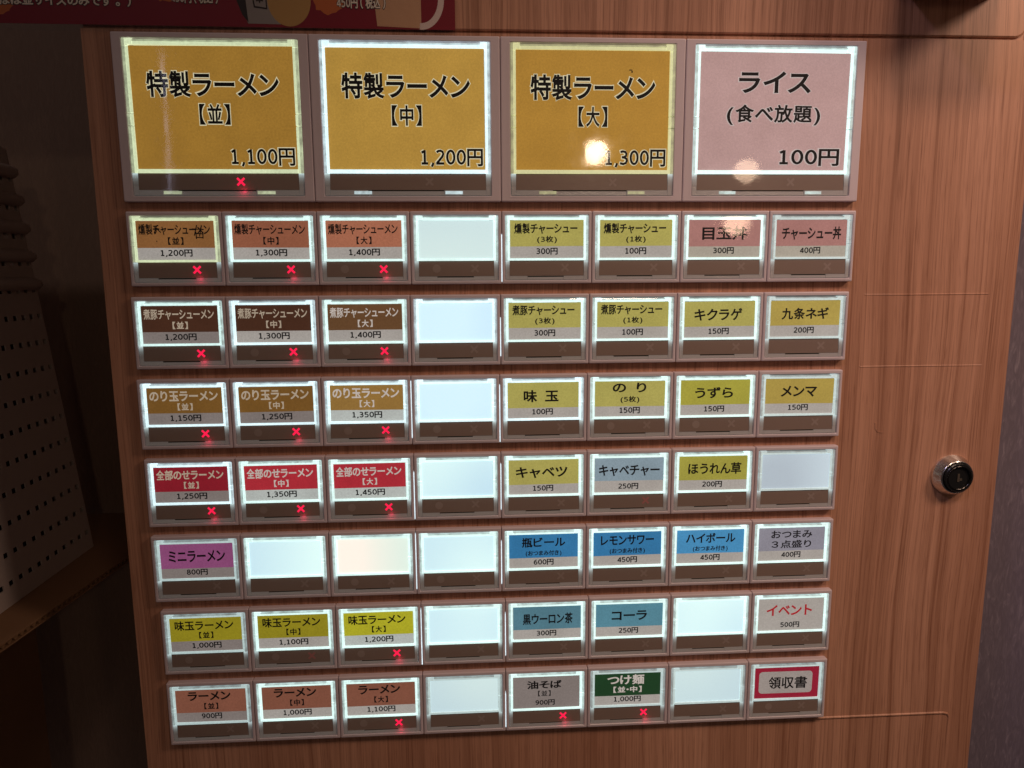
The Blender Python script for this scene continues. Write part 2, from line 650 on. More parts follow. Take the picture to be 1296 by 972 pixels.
# lock
lock = empty('cylinder_lock', (0.2450, PY, -0.1404), mach)
m = MB()
m.loops([circ(0, 0, 0.0113, 0), circ(0, 0, 0.0113, -0.0008), circ(0, 0, 0.0110, -0.0013), circ(0, 0, 0.0091, -0.0052), circ(0, 0, 0.0088, -0.0057),
         circ(0, 0, 0.0083, -0.0057), circ(0, 0, 0.0081, -0.0048)])
m.build('lock_collar', CHROME, lock, smooth=True)
m = MB()
m.loops([circ(0, 0, 0.00803, -0.001), circ(0, 0, 0.00803, -0.0065), circ(0, 0, 0.00760, -0.0069), circ(0, 0, 0.00663, -0.0069), circ(0, 0, 0.00642, -0.0061)], close_front=True)
core = m.build('lock_barrel', BLACKP, lock)
m = MB()
m.loops([circ(0, 0, 0.00663, -0.0067), circ(0, 0, 0.00663, -0.0072), circ(0, 0, 0.00610, -0.0072), circ(0, 0, 0.00599, -0.0063)])
m.build('barrel_ring', plain('dark_chrome', (0.10, 0.09, 0.085), 0.22, metal=1.0), lock, smooth=True)
m = MB()
m.box(-0.0006, 0.0006, -0.0064, -0.0053, -0.0022, 0.0022)
m.box(0.0007, 0.0020, -0.0064, -0.0053, -0.0016, -0.0004)
m.build('keyhole', plain('keyhole_brass', (0.22, 0.18, 0.14), 0.35, metal=0.7), lock)
lock.children[-1].rotation_euler = (0, math.radians(35), 0)

# small blemish in the wood film beside the buttons
m = MB()
pts = [(0.2000, -0.1105), (0.2004, -0.1140), (0.2018, -0.1160), (0.2046, -0.1164), (0.2052, -0.1158), (0.2024, -0.1152), (0.2012, -0.1136), (0.2008, -0.1105)]
m.loops([[(x, PY + 0.0001, z) for x, z in pts], [(x * .98 + .02 * .2024, PY - 0.0002, z * .98 - .02 * .114) for x, z in pts]], close_front=True)
m.build('film_blister', WOOD, mach)

# ------------------------------------------------------------------ buttons: shared geometry
MM = 0.001


def build_shared(W, H, op, card, win, sidew):
    """W,H bezel size; op opening (x, top, bottom); card (x, top, bottom); win (x, top, bottom); all mm from the centre"""
    D = {}
    hw, hh = W / 2, H / 2
    ox, ot, obm = op
    m = MB()

    def L_(x0, x1, z0, z1, r, y):
        return rrect(x0 * MM, x1 * MM, z0 * MM, z1 * MM, r * MM, y * MM, 3)
    m.loops([L_(-hw, hw, -hh, hh, .5, 3.45), L_(-hw, hw, -hh, hh, .5, .55), L_(-hw + .18, hw - .18, -hh + .18, hh - .18, .5, .14),
             L_(-hw + .55, hw - .55, -hh + .55, hh - .55, .4, 0), L_(-ox - .35, ox + .35, obm - .35, ot + .35, .4, 0),
             L_(-ox, ox, obm, ot, .5, .35), L_(-ox, ox, obm, ot, .5, 3.3)])
    D['bezel'] = (m, BEZEL)
    cx, ct, cb = card
    wx, wt, wb = win
    # inner tray behind everything
    m = MB()
    m.box(-ox * MM, ox * MM, 2.2 * MM, 3.2 * MM, obm * MM, ot * MM)
    D['tray'] = (m, FROST)
    # glowing light guide round the card
    m = MB()
    e = .25
    mo = MB()
    gw = ox - e - cx - .12
    for sgn in (-1, 1):
        segs = [(ot - e, ct - .4), (ct - .55, cb + (ct - cb) * .46), (cb + (ct - cb) * .45, cb + (ct - cb) * .36), (cb + (ct - cb) * .35, wt + .1)]
        for i, (z1, z0) in enumerate(segs):
            d = (.30, .42, .26, .38)[i]
            a, b = sorted((sgn * (cx + .12), sgn * (cx + .12 + gw * .50)))
            m.box(a * MM, b * MM, d * MM, 2.1 * MM, z0 * MM, z1 * MM)
            a, b = sorted((sgn * (cx + .18 + gw * .50), sgn * (ox - e)))
            mo.box(a * MM, b * MM, (d - .25) * MM, 2.1 * MM, z0 * MM, (z1 - .05) * MM)
        # corner tab
        a, b = sorted((sgn * (cx - sidew * .62), sgn * (cx + .10)))
        m.box(a * MM, b * MM, .22 * MM, 2.1 * MM, (ct + .25) * MM, (ot - e) * MM)
    gt = ot - e - .45 - ct - .12
    m.box(-(cx - sidew * .64) * MM, (cx - sidew * .64) * MM, .45 * MM, 2.1 * MM, (ct + .12) * MM, (ct + .12 + gt * .62) * MM)
    mo.box(-(cx - sidew * .64) * MM, (cx - sidew * .64) * MM, .30 * MM, 2.1 * MM, (ct + .17 + gt * .62) * MM, (ot - e - .45) * MM)
    m.box(-(cx + .08) * MM, (cx + .08) * MM, .18 * MM, 2.1 * MM, (wt + .02) * MM, (cb - .06) * MM)
    D['guide_edge'] = (mo, None)
    D['light_guide'] = (m, None)
    # clear lower edge: side blocks, bottom ledge
    m = MB()
    mt_ = MB()
    for sgn in (-1, 1):
        a, b = sorted((sgn * (wx + .1), sgn * (ox - e)))
        m.box(a * MM, b * MM, .5 * MM, 2.1 * MM, (obm + e) * MM, (wt - 5.70) * MM)
        if sgn > 0:
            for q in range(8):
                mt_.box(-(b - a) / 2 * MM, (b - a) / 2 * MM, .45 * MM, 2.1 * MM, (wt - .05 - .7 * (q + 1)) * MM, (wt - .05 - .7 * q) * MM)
    lh = wb - obm - e
    m.box(-wx * MM, -wx * .52 * MM, .55 * MM, 2.1 * MM, (obm + e) * MM, (wb - .12) * MM)
    m.box(wx * .46 * MM, wx * MM, .55 * MM, 2.1 * MM, (obm + e) * MM, (wb - .12) * MM)
    m.box(-wx * .515 * MM, wx * .455 * MM, .62 * MM, 2.1 * MM, (obm + e) * MM, (wb - .62) * MM)
    D['lower_edge'] = (m, FROST)
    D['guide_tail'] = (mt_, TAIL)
    m = MB()
    m.box(-wx * .515 * MM, wx * .455 * MM, .9 * MM, 2.1 * MM, (wb - .60) * MM, (wb - .1) * MM)
    D['edge_slot'] = (m, SLOT)
    m = MB()
    m.box(-wx * MM, wx * MM, .62 * MM, 2.1 * MM, wb * MM, wt * MM)
    D['status_window'] = (m, WINDOW)
    m = MB()
    m.box(-cx * MM, cx * MM, .80 * MM, 2.1 * MM, cb * MM, ct * MM)
    D['label_card'] = (m, None)
    m = MB()
    k = .28
    m.loops([L_(-ox + k, ox - k, obm + k, ot - k, .7, .2), L_(-ox + k, ox - k, obm + k, ot - k, .7, -1.2), L_(-ox + k + .15, ox - k - .15, obm + k + .15, ot - k - .15, .7, -1.55),
             L_(-ox + k + .55, ox - k - .55, obm + k + .55, ot - k - .55, .6, -1.75)], close_front=True)
    D['clear_cap'] = (m, CLEAR)
    out = {}
    for n, (mb, mt) in D.items():
        me = bpy.data.meshes.new(n)
        me.from_pydata(mb.v, [], mb.f)
        me.update()
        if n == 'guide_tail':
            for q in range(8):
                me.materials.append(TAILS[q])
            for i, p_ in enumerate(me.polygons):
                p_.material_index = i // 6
        elif mt:
            me.materials.append(mt)
        out[n] = me
    return out


SM = dict(W=44.75, H=35.5, op=(20.75, 15.75, -16.0), card=(18.35, 13.35, -5.15), win=(18.6, -6.3, -13.85), sidew=3.2)
BG = dict(W=89.75, H=76.5, op=(40.2, 35.65, -35.6), card=(37.4, 32.6, -23.1), win=(37.6, -25.0, -32.7), sidew=3.0)
SH = {'s': build_shared(**SM), 'b': build_shared(**BG)}
GUIDES = {}


def tinted(size, part, mat):
    key = (size, part, mat.name)
    if key not in GUIDES:
        me = SH[size][part].copy()
        me.materials.clear()
        me.materials.append(mat)
        GUIDES[key] = me
    return GUIDES[key]


def cross_mesh(r, t):
    m = MB()
    for a in (45, -45):
        c, s_ = math.cos(math.radians(a)), math.sin(math.radians(a))
        pts = [(-r, -t), (r, -t), (r, t), (-r, t)]
        y1 = -0.00006 if a > 0 else -0.00004
        lo = [(c * x - s_ * z, 0, s_ * x + c * z) for x, z in pts]
        m.loops([lo, [(x, y1, z) for x, _, z in lo]], close_front=True)
    me = bpy.data.meshes.new('cross_lamp')
    me.from_pydata(m.v, [], m.f)
    return me


CROSS = cross_mesh(0.0024, 0.00050)
CROSS_M = {}
for nm, mt in (('lit', LAMPRED), ('off', FAINT), ('dim', LAMPDIM)):
    CROSS_M[nm] = CROSS.copy()
    CROSS_M[nm].materials.append(mt)
m = MB()
m.loops([circ(0, 0, 0.0020, 0, 20), circ(0, 0, 0.0020, -0.00005, 20)], close_front=True)
DOT = bpy.data.meshes.new('dot_mark')
DOT.from_pydata(m.v, [], m.f)
DOT.materials.append(FAINT)

PAPER = {
    'grey': rgb(172, 166, 160), 'light': rgb(188, 194, 190), 'dull': rgb(132, 122, 118), 'white': rgb(200, 226, 234),
    'sand': rgb(170, 163, 150),
}
P_ = 0.045
ROWZ = [-i * 0.04065634 for i in range(7)]
ROWDX = [0.64, -0.31, -1.03, -0.77, -0.82, 0.94, 0.78]


def obm_(spec):
    return spec['op'][2]


def button(size, x, ztop, label, tint, cross='off', lines=(), band=None, bandh=0.69, bandcol=None, paper='grey', blank=None, leak=False, extra=None, strength=0.81, dot=True, ink=INK):
    spec = SM if size == 's' else BG
    sh = SH[size]
    o = empty('push_button', (x, 0, ztop - spec['H'] / 2 * MM), mach)
    o['label'] = label
    for n in ('bezel', 'tray', 'lower_edge', 'edge_slot', 'status_window'):
        link(n, sh[n], o)
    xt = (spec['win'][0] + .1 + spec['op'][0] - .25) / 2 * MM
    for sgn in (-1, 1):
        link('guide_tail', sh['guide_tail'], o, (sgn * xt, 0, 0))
    if size == 'b':
        for sgn in (-1, 1):
            mb = MB()
            mb.box(-4.2 * MM, 4.2 * MM, .42 * MM, .9 * MM, (obm_(spec) + .9) * MM, (spec['win'][2] - .55) * MM)
            mb.build('ledge_glow', GLOW[tint + '2'], o, (sgn * 22 * MM, 0, 0))
    link('light_guide', tinted(size, 'light_guide', GLOW[tint]), o)
    link('guide_edge', tinted(size, 'guide_edge', GLOW[tint + '2']), o)
    cap = link('clear_cap', sh['clear_cap'], o)
    if size == 's':
        cap.rotation_euler = (math.radians(random.uniform(-.3, .3)), 0, math.radians(random.uniform(-.3, .3)))
    cx, ct, cb = spec['card']
    if blank:
        mat = blank
    else:
        c = PAPER[paper] if isinstance(paper, str) else paper
        mat = backlit('paper_%s_%.2f' % (paper if isinstance(paper, str) else '%.2f%.2f%.2f' % c[:3], strength), c, strength)
    link('label_card', tinted(size, 'label_card', mat), o)
    h = ct - cb
    if bandcol:
        mb = MB()
        mb.box(-cx * MM, cx * MM, .76 * MM, .85 * MM, (ct - h * bandh) * MM, (ct + .02) * MM)
        mb.build('colour_band', backlit('band_%d_%d_%d_%.2f' % (*[int(c_ * 999) for c_ in bandcol[:3]], strength), bandcol, strength), o)
    for ln in lines:
        nm, s, fx, fy, fw, fh, mt, bold = ln
        X, Z = (-cx + 2 * cx * fx) * MM, (ct - h * fy) * MM
        lettering(nm, s, X, Z, 2 * cx * fw * MM, h * fh * MM, .70 * MM, mt, o, bold)
    wx, wt, wb = spec['win']
    cz = (wt + wb) / 2 * MM
    fx = 0.745 if size == 's' else 0.635
    k = link('cross_lamp', CROSS_M[cross], o, ((-wx + 2 * wx * fx) * MM, .60 * MM, cz + random.uniform(-.0002, .0003)))
    if cross == 'lit':
        l = bpy.data.lights.new('red_lamp_light', 'POINT')
        l.energy = 0.00013 if size == 's' else .00018
        l.color = (1.0, 0.02, 0.10)
        l.shadow_soft_size = 0.0009
        lo = bpy.data.objects.new('red_lamp_light', l)
        lo.parent = o
        lo.location = ((-wx + 2 * wx * fx + 1.2) * MM, -1.15 * MM, (wb - .4) * MM)
        COL.objects.link(lo)
    if dot:
        link('dot_lamp', DOT, o, ((-wx + 2 * wx * (0.235 if size == 's' else .36)) * MM, .60 * MM, cz))
    if leak:
        mb = MB()
        hw, hh = spec['W'] / 2, spec['H'] / 2
        mb.box((hw + .03) * MM, (hw + .22) * MM, .25 * MM, 3 * MM, (-hh + random.uniform(.3, 5)) * MM, (hh - random.uniform(2, 14)) * MM)
        mb.build('light_leak', GLOW['cool'], o)
    if extra:
        extra(o, spec)
    # the paper inserts sit a little crooked
    ang = math.radians(random.uniform(-.4, .4))
    dx, dz = random.uniform(-.15, .15) * MM, random.uniform(-.12, .05) * MM
    for ch in o.children:
        if ch.name.split('.')[0] in ('label_card', 'colour_band', 'title_lettering', 'size_lettering', 'price_lettering', 'white_field', 'pen_marks'):
            ch.rotation_euler.y = ang
            ch.location.x += dx
            ch.location.z += dz
    return o


# ---- label texts: (name, string, centre x, centre y, width, height, ink, boldness) as fractions of the card
WHITEINK = backlit('white_ink', rgb(196, 186, 178), 0.85)
CREAMINK = backlit('cream_ink', rgb(176, 160, 140), 0.85)


def three(title, sub, price, tw=.92, cx=.49, cy=.22, th=.28, ink=INK, subw=.20, subh=.20, suby=.515, py=.82, bold=.027):
    pw = .41 if ',' in price else .29
    return [('title_lettering', title, cx, cy, tw, th, ink, bold), ('size_lettering', sub, .5, suby, subw, subh, ink, .028),
            ('price_lettering', price, .5, py, pw, .178, INK, .030)]


def two(title, price, tw=.7, cx=.5, cy=.36, th=.34, ink=INK, py=.82, bold=.027):
    return [('title_lettering', title, cx, cy, tw, th, ink, bold), ('price_lettering', price, .49, py, .29, .172, INK, .030)]


ORANGE, ORANGE2 = rgb(148, 90, 66), rgb(172, 108, 82)
BROWN, BROWN2 = rgb(72, 42, 28), rgb(104, 72, 44)
OCHRE, OCHRE2 = rgb(120, 84, 36), rgb(152, 116, 58)
RED, RED2 = rgb(138, 26, 40), rgb(178, 44, 56)
OLIVE = rgb(174, 166, 88)
YELL, YELL2 = rgb(150, 138, 30), rgb(182, 178, 40)
PINK = rgb(166, 118, 112)
MAUVE = rgb(142, 76, 120)
PEACH = rgb(132, 82, 64)
BLUE = rgb(50, 122, 172)
BLUE2 = rgb(72, 148, 198)
TEAL = rgb(86, 138, 156)
PALEB = rgb(136, 156, 168)
GREEN = rgb(24, 62, 34)
LAV = rgb(142, 140, 152)

B_COOL = backlit('blank_cool', rgb(204, 234, 246), 1.0, .18, 17, tint=rgb(186, 218, 246)[:3], fibre=.03)
B_MINT = backlit('blank_mint', rgb(212, 240, 238), 1.04, .18, 17, tint=rgb(188, 220, 236)[:3], fibre=.03)
B_GREY = backlit('blank_grey', rgb(196, 216, 214), 1.06, .18, 17, tint=rgb(184, 208, 216)[:3], fibre=.03)
B_DIM = backlit('blank_dim', rgb(200, 218, 226), 0.98, .18, 17, tint=rgb(164, 178, 190)[:3], fibre=.03)
B_SHEEN = backlit('blank_painted_sheen', rgb(246, 232, 220), 1.04, .18, 17, tint=rgb(190, 232, 222)[:3], fibre=.03)  # rainbow sheen painted as cream and mint in the emission

# ---- big buttons
BTOP = 0.0044902 + 0.0765179
HALO = backlit('halo_ink', rgb(212, 204, 170), 0.9)
HALOP = backlit('halo_pink', rgb(190, 176, 172), 0.9)


def big(i, label, tint, cross, col, title, sub, price, halo, tcy=.31, tw=.815, th=.215, tcx=.50, sw=.19, scy=.55, shh=.17, pcx=.785, pcy=.895, pw=.40, strength=.74):
    x = (-4 + 2 * i + 1) * P_ + 0.00058
    ls = []
    o = button('b', x, BTOP, label, tint, cross, (), paper=col, strength=strength, dot=False)
    cx, ct, cb = BG['card']
    h = ct - cb
    for nm, s, fx, fy, fw, fh, b in (('title_lettering', title, tcx, tcy, tw, th, .027), ('size_lettering', sub, .5, scy, sw, shh, .024), ('price_lettering', price, pcx, pcy, pw, .145, .022)):
        X, Z = (-cx + 2 * cx * fx) * MM, (ct - h * fy) * MM
        lettering(nm.replace('lettering', 'outline'), s, X, Z, 2 * cx * fw * MM, h * fh * MM, .75 * MM, halo, o, b, .035 if nm[0] == 't' else .045)
        lettering(nm, s, X, Z, 2 * cx * fw * MM, h * fh * MM, .66 * MM, INK, o, b)
    return o


big(0, 'large amber special ramen button, regular, 1,100 yen, red cross lit', 'warm', 'lit', rgb(170, 126, 50), '特製ラーメン', '【並】', '1,100円', HALO)
big(1, 'large amber special ramen button, medium, 1,200 yen, cool white edge', 'cool', 'off', rgb(192, 150, 66), '特製ラーメン', '【中】', '1,200円', HALO)
o = big(2, 'large amber special ramen button, large, 1,300 yen, yellow edge and lamp glare', 'gold', 'off', rgb(182, 136, 54), '特製ラーメン', '【大】', '1,300円', HALO)
m = MB()
m.box(.0175, .0190, .00073, .00079, .0235, .0239).box(.0186, .0192, .00073, .00079, .0224, .0234)
m.build('scuff_mark', INK, o)
big(3, 'large pink rice button, eat as much as you like, 100 yen', 'mint', 'off', rgb(190, 156, 153), 'ライス', '(食べ放題)', '100円', HALOP, tcy=.25, tw=.485, th=.185, sw=.63, scy=.525, shh=.175, pcx=.755, pcy=.885, pw=.41)


# ---- small buttons
def small(r, c, *a, **k):
    x = (-4 + c + .5) * P_ + ROWDX[r] * MM
    return button('s', x, ROWZ[r], *a, **k)


def scribble(o, spec):
    mb = MB()
    strokes = [((-9.6, 10.2), (-7.2, 9.4)), ((-8.4, 11.2), (-9.8, 7.6)), ((-8.2, 9.4), (-6.6, 7.8)), ((8.0, 9.6), (13.6, 9.3)), ((10.4, 11.4), (9.0, 6.4)),
               ((12.6, 11.0), (11.4, 6.0)), ((9.4, 7.4), (13.4, 7.2)), ((9.8, 5.6), (13.0, 5.4)), ((9.8, 8.2), (9.9, 4.8)), ((13.1, 8.2), (13.0, 5.0)), ((-9.0, 4.0), (-8.8, 3.6))]
    for (x0, z0), (x1, z1) in strokes:
        d = Vector((x1 - x0, z1 - z0)).normalized() * .24
        nx, nz = -d.y, d.x
        lo = [((x0 + nx) * MM, .66 * MM, (z0 + nz) * MM), ((x0 - nx) * MM, .66 * MM, (z0 - nz) * MM), ((x1 - nx) * MM, .66 * MM, (z1 - nz) * MM), ((x1 + nx) * MM, .66 * MM, (z1 + nz) * MM)]
        y2 = random.uniform(.58, .63) * MM
        mb.loops([lo, [(p[0], y2, p[2]) for p in lo]], close_front=True)
    mb.build('pen_marks', INK, o)


SZ = ('【並】', '【中】', '【大】')
SZE = ('regular', 'medium', 'large')
for c in range(3):
    pr = ('1,200円', '1,300円', '1,400円')[c]
    pe = ('1,200', '1,300', '1,400')[c]
    small(0, c, 'orange smoked pork ramen button, %s, %s yen%s' % (SZE[c], pe, ', scribbled on in black pen' if c == 0 else ''), ('warm', 'mint', 'mint')[c], 'lit',
          three('燻製チャーシューメン', SZ[c], pr, bold=.021), bandcol=(rgb(140, 94, 52), ORANGE, ORANGE2)[c], paper='grey', extra=scribble if c == 0 else None, dot=c == 2)
    small(1, c, 'brown stewed pork ramen button, %s, %s yen, white lettering' % (SZE[c], pe), ('mint', 'cool', 'mint')[c], 'lit',
          three('煮豚チャーシューメン', SZ[c], pr, bold=.021, ink=WHITEINK if c == 2 else CREAMINK), bandcol=BROWN if c < 2 else BROWN2, paper='dull' if c == 0 else 'grey', dot=c > 0)
    small(2, c, 'ochre seaweed and egg ramen button, %s, %s yen' % (SZE[c], ('1,150', '1,250', '1,350')[c]), 'cool', 'lit',
          three('のり玉ラーメン', SZ[c], ('1,150円', '1,250円', '1,350円')[c], tw=.91, th=.285, bold=.032, ink=WHITEINK if c == 2 else CREAMINK), bandcol=OCHRE if c < 2 else OCHRE2,
          paper='dull' if c < 2 else 'light', dot=c > 0, leak=c == 2)
    small(3, c, 'red all-toppings ramen button, %s, %s yen' % (SZE[c], ('1,250', '1,350', '1,450')[c]), ('cool', 'mint', 'mint')[c], 'lit',
          three('全部のせラーメン', SZ[c], ('1,250円', '1,350円', '1,450円')[c], tw=.91, th=.285, bold=.028, ink=CREAMINK if c == 0 else WHITEINK), bandcol=RED if c == 0 else RED2,
          paper='dull' if c == 0 else 'light', dot=c > 0, leak=c == 2)
    small(5, c, 'yellow seasoned egg ramen button, %s, %s yen' % (SZE[c], ('1,000', '1,100', '1,200')[c]), ('dim', 'mint', 'mint')[c], ('off', 'dim', 'lit')[c],
          three('味玉ラーメン', SZ[c], ('1,000円', '1,100円', '1,200円')[c], tw=.82, cx=.48, th=.29, bold=.026), bandcol=YELL if c < 2 else YELL2, paper=('dull', 'grey', 'light')[c], leak=c == 2)
    small(6, c, 'peach plain ramen button in the bottom row, %s, %s yen' % (SZE[c], ('900', '1,000', '1,100')[c]), ('dim', 'mint', 'mint')[c], 'lit' if c == 2 else 'off',
          three('ラーメン', SZ[c], ('900円', '1,000円', '1,100円')[c], tw=.61, cx=.48, cy=.2, th=.28, bold=.032), bandcol=PEACH, bandh=.71, paper=('dull', 'grey', 'grey')[c], dot=c > 0)
small(4, 0, 'mauve mini ramen button, 800 yen, above the yellow buttons', 'dim', 'off', two('ミニラーメン', '800円', tw=.78, cx=.5), bandcol=MAUVE, bandh=.71, paper='dull', dot=False)
small(4, 1, 'blank white lit button beside the mauve mini ramen button', 'mint', blank=B_MINT, dot=False)
small(4, 2, 'blank lit button with a faint rainbow sheen, third in its row', 'mint', blank=B_SHEEN, leak=True)
NR = ('first', 'second', 'third', 'fourth', 'fifth', 'sixth', 'seventh')
for r in range(7):
    small(r, 3, 'blank white lit button of the fourth column, %s small row from the top' % NR[r], ('mint', 'cool', 'cool', 'mint', 'mint', 'mint', 'dim')[r],
          blank=(B_GREY, B_COOL, B_COOL, B_MINT, B_MINT, B_MINT, B_GREY)[r], leak=True, dot=r not in (1, 5, 6))

small(0, 4, 'yellow smoked pork topping button, three slices, 300 yen', 'mint', lines=three('燻製チャーシュー', '(3枚)', '300円', tw=.86, cx=.485, subw=.27), bandcol=OLIVE, dot=False)
small(0, 5, 'yellow smoked pork topping button, one slice, 100 yen', 'mint', lines=three('燻製チャーシュー', '(1枚)', '100円', tw=.86, cx=.485, subw=.27), bandcol=OLIVE, dot=False)
small(0, 6, 'pink fried egg rice bowl button, 300 yen, with lamp glare', 'mint', lines=two('目玉丼', '300円', tw=.63, cx=.5, th=.36), bandcol=PINK, paper='sand', bandh=.71, dot=False)
small(0, 7, 'pink pork rice bowl button, 400 yen', 'dim', lines=two('チャーシュー丼', '400円', tw=.84, th=.35), bandcol=PINK, paper='sand', bandh=.70, dot=False)
small(1, 4, 'yellow stewed pork topping button, three slices, 300 yen', 'mint', lines=three('煮豚チャーシュー', '(3枚)', '300円', tw=.86, cx=.48, cy=.20, subw=.27, suby=.5), bandcol=OLIVE, bandh=.68, dot=False)
small(1, 5, 'yellow stewed pork topping button, one slice, 100 yen', 'mint', lines=three('煮豚チャーシュー', '(1枚)', '100円', tw=.86, cx=.48, cy=.20, subw=.27, suby=.5), bandcol=OLIVE, bandh=.68, dot=False)
small(1, 6, 'yellow wood-ear mushroom button, 150 yen', 'mint', lines=two('キクラゲ', '150円', tw=.68, cx=.48), bandcol=OLIVE, dot=False)
small(1, 7, 'yellow green-onion topping button, 200 yen', 'dim', lines=two('九条ネギ', '200円', tw=.68, cx=.5, th=.33), bandcol=rgb(174, 154, 76), dot=False)
small(2, 4, 'yellow seasoned egg topping button, 100 yen', 'cool', lines=two('味 玉', '100円', tw=.49, cx=.47, cy=.38, th=.34, bold=.03), bandcol=OLIVE, bandh=.71, dot=False)
small(2, 5, 'yellow seaweed topping button, five sheets, 150 yen', 'mint', lines=three('の り', '(5枚)', '150円', tw=.48, cx=.49, cy=.18, th=.28, subw=.27, suby=.52), bandcol=OLIVE, bandh=.71)
small(2, 6, 'yellow quail egg button, 150 yen', 'mint', lines=two('うずら', '150円', tw=.55, cx=.48, th=.32), bandcol=rgb(166, 160, 62), bandh=.70)
small(2, 7, 'yellow bamboo shoot button, 150 yen, at the right end of its row', 'dim', lines=two('メンマ', '150円', tw=.53, cx=.49, th=.32), bandcol=rgb(172, 150, 72), bandh=.71, dot=False)
small(3, 4, 'yellow cabbage button, 150 yen', 'mint', lines=two('キャベツ', '150円', tw=.74, cx=.47, th=.33), bandcol=OLIVE, bandh=.71, dot=False)
small(3, 5, 'pale blue cabbage and pork button, 250 yen', 'mint', 'dim', lines=two('キャベチャー', '250円', tw=.88, cx=.5, th=.33), bandcol=PALEB, bandh=.66, dot=False)
small(3, 6, 'yellow spinach button, 200 yen', 'mint', lines=two('ほうれん草', '200円', tw=.78, cx=.52, th=.34), bandcol=rgb(162, 156, 66), bandh=.70, dot=False)
small(3, 7, 'blank half-dim button right of the yellow spinach button', 'dim', blank=B_DIM, dot=False)
for c, ti, pr, en, tw, ik in ((4, '瓶ビール', '600円', 'bottled beer, 600 yen', .63, INK), (5, 'レモンサワー', '450円', 'lemon sour, 450 yen', .78, INK), (6, 'ハイボール', '450円', 'highball, 450 yen', .74, INK)):
    small(4, c, 'blue drink button for ' + en, 'mint', lines=three(ti, '(おつまみ付き)', pr, tw=tw, cx=.5, cy=.24, th=.30, subw=.52, suby=.57, subh=.18, py=.83), bandcol=BLUE2 if c == 6 else BLUE, bandh=.70, dot=False)
small(4, 7, 'grey snack assortment button, 400 yen, at the right end of its row', 'mint',
      lines=[('title_lettering', 'おつまみ', .5, .20, .62, .24, INK, .02), ('size_lettering', '３点盛り', .5, .50, .60, .24, INK, .02), ('price_lettering', '400円', .5, .82, .29, .172, INK, .030)], bandcol=LAV, bandh=.70, dot=False)
small(5, 4, 'grey-blue black oolong tea button, 300 yen', 'mint', lines=two('黒ウーロン茶', '300円', tw=.74, cx=.51, cy=.38, th=.34), bandcol=rgb(84, 128, 144), bandh=.70, dot=False)
small(5, 5, 'light blue cola button, 250 yen', 'mint', lines=two('コーラ', '250円', tw=.53, cx=.5, cy=.36, th=.30, bold=.03), bandcol=TEAL, bandh=.70, dot=False)
small(5, 6, 'blank white lit button between the cola and red-lettered buttons', 'mint', blank=B_MINT, dot=False)
small(5, 7, 'pale grey event button with red lettering, 500 yen', 'mint', lines=two('イベント', '500円', tw=.70, cx=.47, cy=.36, th=.34, ink=REDINK), paper='grey', dot=False)
small(6, 4, 'pale grey oil soba button, 900 yen, red cross lit', 'mint', 'lit', lines=[('title_lettering', '油そば', .47, .25, .52, .26, INK, .03), ('size_lettering', '【並】', .47, .53, .19, .18, INK, .018), ('price_lettering', '900円', .48, .82, .29, .172, INK, .030)], paper='dull', dot=False)
small(6, 5, 'dark green dipping noodle button, 1,000 yen, red cross lit', 'dim', 'lit', lines=three('つけ麺', '【並・中】', '1,000円', tw=.56, cx=.47, cy=.2, th=.32, ink=WHITEINK, subw=.43), bandcol=GREEN, bandh=.71, paper='grey', dot=False)
small(6, 6, 'blank white lit button between the green noodle and receipt buttons', 'dim', blank=B_GREY, dot=False)


def receipt(o, spec):
    cx, ct, cb = spec['card']
    mb = MB()
    mb.loops([rrect(-.86 * cx * MM, .80 * cx * MM, (cb + 2.9) * MM, (ct - 2.6) * MM, 2.0 * MM, .80 * MM, 5), rrect(-.86 * cx * MM, .80 * cx * MM, (cb + 2.9) * MM, (ct - 2.6) * MM, 2.0 * MM, .755 * MM, 5)], close_front=True)
    mb.build('white_field', backlit('receipt_field', rgb(150, 140, 134), .9), o)


small(6, 7, 'receipt button with red border round a white field', 'dim', lines=[('title_lettering', '領収書', .52, .50, .60, .40, INK, .019)], paper=rgb(140, 22, 46), extra=receipt, strength=.9)

# ------------------------------------------------------------------ poster on the machine
poster = empty('menu_poster', (0, PY, SEAM))
poster['label'] = 'dark red laminated drinks poster taped above the top row of buttons'
poster['category'] = 'poster'
RX0, RX1, RZ0, RZ1 = -0.275, -0.0205, 0.0003, 0.20


def flat(name, pts, y, mat, thick=0.00006):
    mb = MB()
    mb.loops([[(x, y + thick, z) for x, z in pts], [(x, y, z) for x, z in pts]], close_front=True, close_back=True)
    return mb.build(name, mat, poster)


POSTER = plain('poster_red', (0.27, 0.010, 0.026), 0.35, spec=0.5)
flat('paper_sheet', [(RX0, RZ0 + .0006), (RX1, RZ0), (RX1, RZ1), (RX0, RZ1)], -0.0011, POSTER, 0.0002)
m = MB()
m.box(RX0 - .003, RX1 + .0012, -0.00135, -0.00128, RZ0 - .0026, RZ1)
m.build('laminate_film', CLEAR, poster)
CREAM = plain('poster_cream', (0.85, 0.74, 0.64), 0.5)
DARK = plain('poster_outline', (0.02, 0.008, 0.008), 0.5)
FLAME = plain('poster_flame', (0.62, 0.15, 0.03), 0.5, bump=0.2)


def pcap(name, s, cx, cz, wd, ht, bold):
    lettering(name + '_outline', s, cx, cz, wd, ht, -0.00120, DARK, poster, bold, .06)
    lettering(name, s, cx, cz, wd, ht, -0.00126, CREAM, poster, bold)


